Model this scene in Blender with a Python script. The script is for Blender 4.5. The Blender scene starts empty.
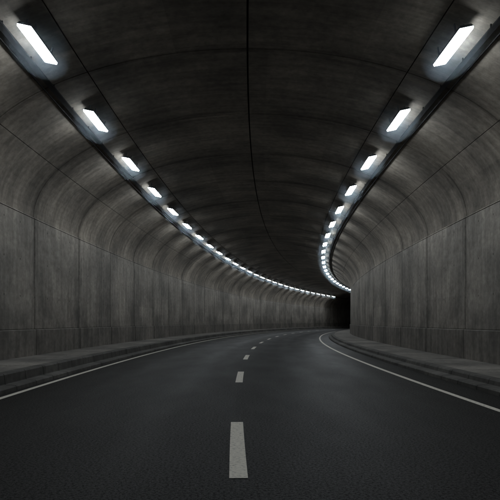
import bpy, math, bmesh, random
random.seed(3)
sc = bpy.context.scene

# ------------------------------------------------------------ alignment
THETA = math.atan(29/550.0)     # initial heading (to the left)
KAPPA = 1/285.0
S0, S1 = -34.0, 230.0
def path(s):
    p = -THETA + KAPPA*s
    x = (-math.cos(p)+math.cos(-THETA))/KAPPA
    y = (math.sin(p)-math.sin(-THETA))/KAPPA
    return x, y, p
def place(s, lat, z):
    x, y, p = path(s)
    return (x+math.cos(p)*lat, y-math.sin(p)*lat, z)

# ------------------------------------------------------------ node helpers
class NT:
    def __init__(self, name):
        self.mat = bpy.data.materials.new(name); self.mat.use_nodes = True
        self.t = self.mat.node_tree; self.t.nodes.clear()
        self.out = self.t.nodes.new('ShaderNodeOutputMaterial')
        self.b = self.t.nodes.new('ShaderNodeBsdfPrincipled')
        self.t.links.new(self.b.outputs[0], self.out.inputs[0])
    def _set(self, sock, v):
        if isinstance(v, bpy.types.NodeSocket): self.t.links.new(v, sock)
        else: sock.default_value = v
    def m(self, op, a, b=None, c=None, clamp=False):
        n = self.t.nodes.new('ShaderNodeMath'); n.operation = op; n.use_clamp = clamp
        self._set(n.inputs[0], a)
        if b is not None: self._set(n.inputs[1], b)
        if c is not None: self._set(n.inputs[2], c)
        return n.outputs[0]
    def uv(self):
        n = self.t.nodes.new('ShaderNodeUVMap'); n.uv_map = 'UVMap'
        s = self.t.nodes.new('ShaderNodeSeparateXYZ'); self.t.links.new(n.outputs[0], s.inputs[0])
        return s.outputs[0], s.outputs[1]
    def vec(self, x, y, z=0.0):
        n = self.t.nodes.new('ShaderNodeCombineXYZ')
        self._set(n.inputs[0], x); self._set(n.inputs[1], y); self._set(n.inputs[2], z)
        return n.outputs[0]
    def noise(self, v, scale, detail=4, rough=.55):
        n = self.t.nodes.new('ShaderNodeTexNoise'); n.noise_dimensions = '2D'; n.inputs['Scale'].default_value = scale
        n.inputs['Detail'].default_value = detail; n.inputs['Roughness'].default_value = rough
        self.t.links.new(v, n.inputs['Vector']); return n.outputs[0]
    def white(self, v):
        n = self.t.nodes.new('ShaderNodeTexWhiteNoise'); n.noise_dimensions = '2D'
        self.t.links.new(v, n.inputs['Vector']); return n.outputs['Value']
    def mr(self, v, a, b, c, d, smooth=False):
        n = self.t.nodes.new('ShaderNodeMapRange'); n.clamp = True
        if smooth: n.interpolation_type = 'SMOOTHSTEP'
        self._set(n.inputs[0], v)
        for i, q in enumerate((a, b, c, d)): n.inputs[1+i].default_value = q
        return n.outputs[0]
    def mul(self, *a):
        r = a[0]
        for q in a[1:]: r = self.m('MULTIPLY', r, q)
        return r
    def mix(self, f, a, b):
        n = self.t.nodes.new('ShaderNodeMix'); n.data_type = 'RGBA'
        self._set(n.inputs[0], f)
        self._set(n.inputs[6], a); self._set(n.inputs[7], b); return n.outputs[2]
    def scale(self, col, f):
        n = self.t.nodes.new('ShaderNodeVectorMath'); n.operation = 'SCALE'
        self._set(n.inputs[0], col); self._set(n.inputs[3], f); return n.outputs[0]
    def bump(self, h, strength, dist):
        n = self.t.nodes.new('ShaderNodeBump'); n.inputs['Strength'].default_value = strength
        n.inputs['Distance'].default_value = dist
        self.t.links.new(h, n.inputs['Height']); self.t.links.new(n.outputs[0], self.b.inputs['Normal'])

PITCH = 4.5
L0 = 12.15
JOFF = L0 - 2.25   # joints midway between lamps

def concrete(name, base, low, tie=False, streak=.5, crown_shade=None, var=1.0):
    k = NT(name); u, v = k.uv()
    p = k.vec(u, v)
    big = k.noise(p, .35, 4, .65)
    fine = k.noise(p, 5, 4, .75)
    st = k.noise(k.vec(k.m('MULTIPLY', u, 3.2), k.m('MULTIPLY', v, .28)), 1.0, 4, .65)
    cellu = k.m('DIVIDE', k.m('SUBTRACT', u, JOFF), PITCH)
    tone = k.white(k.vec(k.m('FLOOR', cellu), k.m('FLOOR', k.m('DIVIDE', v, 2.425))))
    fac = k.mul(k.mr(big, .3, .7, 1-.3*var, 1+.18*var), k.mr(fine, .25, .75, 1-.27*var, 1+.22*var),
                k.mr(st, .35, .72, 1.0+.15*streak, 1.0-.6*streak),
                k.mr(tone, 0, 1, .86, 1.1))
    fr = k.m('FRACT', cellu); dj = k.m('MULTIPLY', k.m('MINIMUM', fr, k.m('SUBTRACT', 1.0, fr)), PITCH)
    g = k.m('DIVIDE', dj, k.m('ADD', k.mr(st, .3, .7, 0, .4), .04), clamp=True)
    fac = k.m('MULTIPLY', fac, k.mr(g, 0, 1, .66, 1.0))
    if crown_shade:
        fac = k.m('MULTIPLY', fac, k.mr(k.m('ABSOLUTE', k.m('SUBTRACT', v, crown_shade[0])), crown_shade[1], crown_shade[2], crown_shade[3], 1.0, True))  # shade painted into the concrete, deepest at the vault crown
    if tie:
        cu = k.m('SUBTRACT', k.m('FRACT', k.m('DIVIDE', k.m('SUBTRACT', u, JOFF+.56), 1.125)), .5)
        cv = k.m('SUBTRACT', k.m('FRACT', k.m('DIVIDE', k.m('SUBTRACT', v, .55), 1.2)), .5)
        d = k.m('SQRT', k.m('ADD', k.m('POWER', k.m('MULTIPLY', cu, 1.125), 2.0), k.m('POWER', k.m('MULTIPLY', cv, 1.2), 2.0)))
        fac = k.mul(fac, k.mr(d, .022, .045, .4, 1.0))
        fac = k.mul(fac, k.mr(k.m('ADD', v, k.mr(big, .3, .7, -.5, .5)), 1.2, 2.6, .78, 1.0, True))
    col = k.mix(k.mr(big, .35, .65, 0, 1), (*low, 1), (*base, 1))
    k.t.links.new(k.scale(col, fac), k.b.inputs['Base Color'])
    k.b.inputs['Roughness'].default_value = .8
    k.b.inputs['Specular IOR Level'].default_value = .25
    return k.mat

def asphalt():
    k = NT('asphalt'); u, v = k.uv(); p = k.vec(u, v)
    agg = k.noise(p, 34, 3, .95)
    med = k.noise(k.vec(k.m('MULTIPLY', u, .3), v), 1.0, 4, .6)
    av = k.m('ABSOLUTE', v)
    tr = k.m('ABSOLUTE', k.m('SUBTRACT', k.m('ABSOLUTE', k.m('SUBTRACT', av, 2.4)), .85))
    tr = k.mr(tr, .0, .6, 1.0, 0.0, True)
    fac = k.mul(k.mr(agg, .38, .64, .2, 2.1), k.mr(med, .3, .7, .75, 1.25), k.mr(tr, 0, 1, 1.0, .8))
    k.t.links.new(k.scale((.0118, .0114, .0111), fac), k.b.inputs['Base Color'])
    r = k.m('SUBTRACT', k.mr(med, .3, .7, .45, .53), k.m('MULTIPLY', tr, .05))
    k.t.links.new(r, k.b.inputs['Roughness'])
    k.t.links.new(k.mr(agg, .38, .64, .02, .24), k.b.inputs['Specular IOR Level'])
    k.bump(agg, .8, .008)
    return k.mat
M_road = asphalt()

def paint():
    k = NT('worn_road_paint'); u, v = k.uv(); p = k.vec(u, v)
    n = k.noise(p, 22, 4, .75)
    col = k.mix(k.mr(n, .30, .42, 0, 1), (.36, .335, .30, 1), (.78, .73, .64, 1))
    k.t.links.new(k.scale(col, k.mr(n, .4, .7, .88, 1.1)), k.b.inputs['Base Color'])
    k.b.inputs['Roughness'].default_value = .6
    return k.mat
M_paint = paint()

def simple(name, col, rough, metal=0.0):
    k = NT(name)
    tc = k.t.nodes.new('ShaderNodeTexCoord')
    n = k.noise(tc.outputs['Object'], 6, 2)
    k.t.links.new(k.scale((*col,), k.mr(n, .3, .7, .7, 1.25)), k.b.inputs['Base Color'])
    k.b.inputs['Roughness'].default_value = rough; k.b.inputs['Metallic'].default_value = metal
    k.b.inputs['Specular IOR Level'].default_value = .1
    return k.mat
M_metal = simple('sooty_steel', (.014, .014, .014), .85)
M_dark = simple('joint_sealant', (.014, .0135, .013), .8)
M_case = simple('lamp_housing', (.10, .105, .11), .5)

def emis():
    k = NT('led_diffuser'); k.t.nodes.remove(k.b)
    e = k.t.nodes.new('ShaderNodeEmission'); e.inputs[0].default_value = (.87, .95, 1.0, 1); e.inputs[1].default_value = 28
    k.t.links.new(e.outputs[0], k.out.inputs[0]); return k.mat
M_led = emis()
def bloom_volume():  # scattering volume added to imitate bloom around the lamps
    k = NT('lamp_bloom'); k.t.nodes.remove(k.b)
    e = k.t.nodes.new('ShaderNodeVolumeScatter'); e.inputs['Color'].default_value = (.72, .88, 1, 1)
    e.inputs['Density'].default_value = .045; e.inputs['Anisotropy'].default_value = .0
    k.t.links.new(e.outputs[0], k.out.inputs['Volume']); return k.mat
M_bloom = bloom_volume()

# ------------------------------------------------------------ sweeping
def stations(s0, s1, step, joints=None, jw=.025):
    L = []
    s = s0
    while s <= s1+1e-6: L.append((s, 0)); s += step
    if joints:
        pitch, off = joints
        js = [off+i*pitch for i in range(-80, 300) if s0+.2 < off+i*pitch < s1-.2]
        L = [q for q in L if all(abs(q[0]-j) > jw*2.2 for j in js)]
        for j in js: L += [(j-jw*1.3, 0), (j-jw, 1), (j+jw, 1), (j+jw*1.3, 0)]
    L.sort(); return L

def sweep(name, prof, st, mats, depth=.03, smooth=False, matfn=None):
    bm = bmesh.new(); uvl = bm.loops.layers.uv.new('UVMap'); rows = []
    for s, g in st:
        r = []
        for (a, z, v, na, nz, gv) in prof:
            d = depth if (g or gv) else 0
            r.append(bm.verts.new(place(s, a+na*d, z+nz*d)))
        rows.append(r)
    for i in range(len(rows)-1):
        for j in range(len(prof)-1):
            f = bm.faces.new((rows[i][j], rows[i+1][j], rows[i+1][j+1], rows[i][j+1]))
            uu = (st[i][0], st[i+1][0], st[i+1][0], st[i][0]); vv = (prof[j][2], prof[j][2], prof[j+1][2], prof[j+1][2])
            for l, a, b in zip(f.loops, uu, vv): l[uvl].uv = (a, b)
            f.smooth = smooth
            if matfn: f.material_index = matfn(st[i], st[i+1], prof[j], prof[j+1])
    me = bpy.data.meshes.new(name); bm.to_mesh(me); bm.free()
    for m in mats: me.materials.append(m)
    ob = bpy.data.objects.new(name, me); sc.collection.objects.link(ob); return ob

def line_prof(pts):
    out = []; v = 0
    for i, p in enumerate(pts):
        if i: v += math.hypot(p[0]-pts[i-1][0], p[1]-pts[i-1][1])
        out.append((p[0], p[1], v, 0, -1, 0))
    return out

gmat = lambda a, b, c, d: 1 if ((a[1] and b[1]) or (c[5] and d[5])) else 0

W = 7.4; ZS = 5.1; RISE = 3.55
KZ = {-1: .36, 1: .25}
# vault ---------------------------------------------------------
vp = []
N = 72
grooves = [.155, .31, .5, .69, .845]
tv = [i/N for i in range(N+1)]
gw = .0011
full = []
for t in tv:
    if all(abs(t-g) > gw*2.5 for g in grooves): full.append((t, 0))
for g in grooves:
    w_ = gw*.85 if g == .5 else gw*.5
    full += [(g-w_*1.25, 0), (g-w_, 1), (g+w_, 1), (g+w_*1.25, 0)]
full.sort()
v = ZS; px = None; vmid = 0
for t, g in full:
    a = math.pi*(1-t)
    X = (W+.04)*math.cos(a); Z = ZS+RISE*math.sin(a)
    nx = math.cos(a)/(W); nz = math.sin(a)/RISE; l = math.hypot(nx, nz)
    if px: v += math.hypot(X-px[0], Z-px[1])
    px = (X, Z)
    if t <= .5: vmid = v
    vp.append((X, Z, v, nx/l, nz/l, g))

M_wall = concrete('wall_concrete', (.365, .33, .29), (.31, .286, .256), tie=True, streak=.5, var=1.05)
M_vault = concrete('vault_concrete', (.33, .288, .24), (.265, .235, .2), streak=.55, crown_shade=(vmid, 3.4, 6.2, .72), var=1.1)
M_dado = concrete('dado_concrete', (.22, .2, .177), (.18, .167, .15), streak=.6)
M_walk = concrete('walkway_concrete', (.22, .204, .183), (.17, .16, .147), streak=.2)
M_kerb = concrete('kerb_concrete', (.115, .109, .1), (.088, .084, .078), streak=.3)

stV = stations(S0, S1, 1.5, (PITCH, JOFF), .016)
stJ = stations(S0, S1, 1.5, (PITCH, JOFF), .022)
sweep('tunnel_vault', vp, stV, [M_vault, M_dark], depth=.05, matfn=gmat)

# walls ---------------------------------------------------------
for sgn in (-1, 1):
    wp = [(sgn*W, 1.27, 1.27, sgn, 0, 0)]
    wp += [(sgn*W, ZS-.055, ZS-.055, sgn, 0, 0), (sgn*W, ZS-.052, ZS-.052, sgn, 0, 1), (sgn*W, ZS-.032, ZS-.032, sgn, 0, 1),
           (sgn*W, ZS-.029, ZS-.029, sgn, 0, 0), (sgn*(W+.015), ZS, ZS, sgn, 0, 0), (sgn*(W+.10), ZS+.004, ZS+.08, sgn, 0, 0)]
    if sgn > 0: wp = wp[::-1]
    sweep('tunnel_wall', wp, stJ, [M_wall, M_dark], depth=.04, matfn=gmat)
    dp = [(sgn*(W-.07), KZ[sgn]-.03, .2, sgn, 0, 0), (sgn*(W-.07), 1.22, 1.22, sgn, 0, 0), (sgn*(W-.055), 1.24, 1.24, sgn, 0, 0),
          (sgn*(W+.01), 1.25, 1.3, sgn, 0, 0), (sgn*(W+.01), 1.285, 1.34, sgn, 0, 0)]
    if sgn > 0: dp = dp[::-1]
    sweep('wall_dado', dp, stJ, [M_dado, M_dark], depth=.03, matfn=gmat)

# walkways + kerbs -----------------------------------------------
for sgn in (-1, 1):
    K = KZ[sgn]
    pts = [(sgn*(W-.02), K), (sgn*6.3, K-.005), (sgn*6.28, K-.02), (sgn*6.26, K-.02), (sgn*6.24, K-.005), (sgn*5.62, K-.01)]
    sp = line_prof(pts); sp = sp if sgn > 0 else sp[::-1]
    sweep('walkway', sp, stations(S0, S1, 1.5, (2.25, JOFF), .012), [M_walk, M_dark], depth=.02, matfn=gmat)
    pts = [(sgn*5.615, K-.03), (sgn*5.612, K+.0), (sgn*5.38, K+.0), (sgn*5.35, K-.03), (sgn*5.33, .13), (sgn*5.31, .12), (sgn*5.11, .105), (sgn*5.08, .08), (sgn*5.07, -.02)]
    sp = line_prof(pts); sp = sp if sgn > 0 else sp[::-1]
    sweep('kerb', sp, stations(S0, S1, 1.5, (1.125, JOFF), .010), [M_kerb, M_dark], depth=.015, matfn=gmat)

# ground & road ---------------------------------------------------
rp = [(x, -.00, x, 0, -1, 0) for x in (-5.3, -4, -2, 0, 2, 4, 5.3)]
sweep('road', rp[::-1], stations(S0, S1, 1.5), [M_road])
bm = bmesh.new()
for x, y in ((-900, -900), (900, -900), (900, 900), (-900, 900)): bm.verts.new((x, y, -.06))
bm.faces.new(bm.verts); me = bpy.data.meshes.new('ground'); bm.to_mesh(me); bm.free()
me.materials.append(M_kerb); g = bpy.data.objects.new('ground', me); sc.collection.objects.link(g); me.uv_layers.new(name='UVMap')

# painted markings --------------------------------------------------
for sgn, X in ((-1, 4.86), (1, 4.22)):
    lp = [(sgn*(X+.065), .004, X*sgn, 0, -1, 0), (sgn*(X-.065), .004, X*sgn-.13, 0, -1, 0)]
    if sgn < 0: lp = lp[::-1]
    sweep('edge_line', lp, stations(S0, S1, 1.5), [M_paint])
HF = 1.5*550
bm = bmesh.new(); uvl = bm.loops.layers.uv.new('UVMap')
DC = -.21
per = 8.35; d0 = HF/156.0
for i in range(-4, 27):
    a = d0+i*per; n = 4
    for j in range(n):
        s_a = a+2.95*j/n; s_b = a+2.95*(j+1)/n
        q = [(s_a, DC-.09), (s_b, DC-.09), (s_b, DC+.09), (s_a, DC+.09)]
        f = bm.faces.new([bm.verts.new(place(s, l, .004)) for s, l in q][::-1])
        for lo, (s, l) in zip(f.loops, q[::-1]): lo[uvl].uv = (s, l)
me = bpy.data.meshes.new('centre_line'); bm.to_mesh(me); bm.free(); me.materials.append(M_paint)
sc.collection.objects.link(bpy.data.objects.new('centre_line', me))

# cable trays ---------------------------------------------
def zv(x): return ZS+RISE*math.sqrt(max(0, 1-(x/(W+.04))**2))
for sgn in (-1, 1):
    a, b = 5.06, 5.15; z0 = zv(a)-.075; z1 = zv(b)-.06
    pts = [(sgn*a, z0+.03), (sgn*a, z0), (sgn*b, z1-.02), (sgn*b, z1+.02)]
    ob = sweep('cable_tray', line_prof(pts), stations(S0, S1, 1.5), [M_metal])
    md = ob.modifiers.new('s', 'SOLIDIFY'); md.thickness = .012
    for cx in (5.3,):
        r = .02; cz = zv(cx)-.03
        pts = [(sgn*(cx+r*math.cos(q)), cz+r*math.sin(q)) for q in [i*math.pi/3 for i in range(7)]]
        c = sweep('conduit', line_prof(pts), stations(S0, S1, 1.5), [M_metal], smooth=True)
        c.parent = ob
    bm = bmesh.new()
    s = JOFF-PITCH*9
    while s < 150:
        for x, zt in ((a, z0), (b, z1)):
            vs = []
            for ds_, dl in ((-.02, -.01), (.02, -.01), (.02, .01), (-.02, .01)):
                vs.append((place(s+ds_, sgn*x+dl, zt), place(s+ds_, sgn*x+dl, zv(x)+.05)))
            vb = [bm.verts.new(q[0]) for q in vs]; vt = [bm.verts.new(q[1]) for q in vs]
            for i in range(4): bm.faces.new((vb[i], vb[(i+1) % 4], vt[(i+1) % 4], vt[i]))
        s += PITCH/3
    me = bpy.data.meshes.new('hangers'); bm.to_mesh(me); bm.free(); me.materials.append(M_metal)
    h = bpy.data.objects.new('hangers', me); sc.collection.objects.link(h); h.parent = ob

# lamps ---------------------------------------------------------------
def lamp_mesh():
    bm = bmesh.new()
    def box(x0, x1, y0, y1, z0, z1, mi=0, taper=0.0):
        vs = [bm.verts.new(p) for p in ((x0, y0, z0), (x1, y0, z0), (x1, y1, z0), (x0, y1, z0),
              (x0+taper, y0+taper, z1), (x1-taper, y0+taper, z1), (x1-taper, y1-taper, z1), (x0+taper, y1-taper, z1))]
        for f in ((0, 3, 2, 1), (4, 5, 6, 7), (0, 1, 5, 4), (1, 2, 6, 5), (2, 3, 7, 6), (3, 0, 4, 7)):
            bm.faces.new([vs[i] for i in f]).material_index = mi
    w, l = .145, .80
    box(-w-.005, w+.005, -l-.01, l+.01, .005, .07, 0, .03)            # body
    t = .008; zb = -.04
    top = [bm.verts.new(p) for p in ((-w, -l, .003), (w, -l, .003), (w, l, .003), (-w, l, .003))]
    bot = [bm.verts.new(p) for p in ((-w+t, -l+t, zb), (w-t, -l+t, zb), (w-t, l-t, zb), (-w+t, l-t, zb))]
    for i in range(4): bm.faces.new((top[i], top[(i+1) % 4], bot[(i+1) % 4], bot[i])).material_index = 1
    bm.faces.new(bot[::-1]).material_index = 1
    for i in range(-5, 6): box(-w+.04, w-.04, i*.14-.01, i*.14+.01, .0705, .09)   # cooling fins
    for y in (-.5, .5):
        box(-w+.04, -w+.06, y-.03, y+.03, .08, .26); box(w-.06, w-.04, y-.03, y+.03, .08, .2)
    me = bpy.data.meshes.new('tunnel_light'); bm.to_mesh(me); bm.free()
    me.materials.append(M_case); me.materials.append(M_led); return me
LM = lamp_mesh()
bm = bmesh.new(); bmesh.ops.create_icosphere(bm, subdivisions=3, radius=1.0)
HM = bpy.data.meshes.new('bloom_volume'); bm.to_mesh(HM); bm.free(); HM.materials.append(M_bloom)
TILT = math.radians(12)
for i in range(-3, 28):
    s = L0+i*PITCH
    for sgn in (-1, 1):
        x, y, p = path(s)
        o = bpy.data.objects.new('tunnel_light', LM); sc.collection.objects.link(o)
        o.location = place(s, sgn*(4.53 if sgn > 0 else 4.60), 7.60)
        o.rotation_euler = (0, -sgn*TILT, -p)
        h = bpy.data.objects.new('bloom_volume', HM); sc.collection.objects.link(h); h.parent = o  # added bloom ellipsoid, one per lamp
        h.scale = (.62, 1.15, .62)

# world -----------------------------------------------------------------
w = bpy.data.worlds.new('World'); sc.world = w; w.use_nodes = True
nt = w.node_tree; bg = nt.nodes['Background']
sky = nt.nodes.new('ShaderNodeTexSky'); sky.sky_type = 'NISHITA'; sky.sun_disc = False
sky.sun_elevation = math.radians(1); nt.links.new(sky.outputs[0], bg.inputs[0]); bg.inputs[1].default_value = .0005

# camera ------------------------------------------------------------------
cd = bpy.data.cameras.new('camera'); cam = bpy.data.objects.new('camera', cd); sc.collection.objects.link(cam)
cam.location = (-.33, 0, 1.5); cam.rotation_euler = (math.radians(90), 0, 0)
cd.sensor_width = 36; cd.lens = 36*550/500; cd.shift_y = .144; cd.clip_end = 2000; cd.clip_start = .05
sc.camera = cam
sc.view_settings.view_transform = 'Standard'; sc.view_settings.look = 'None'; sc.view_settings.exposure = 0
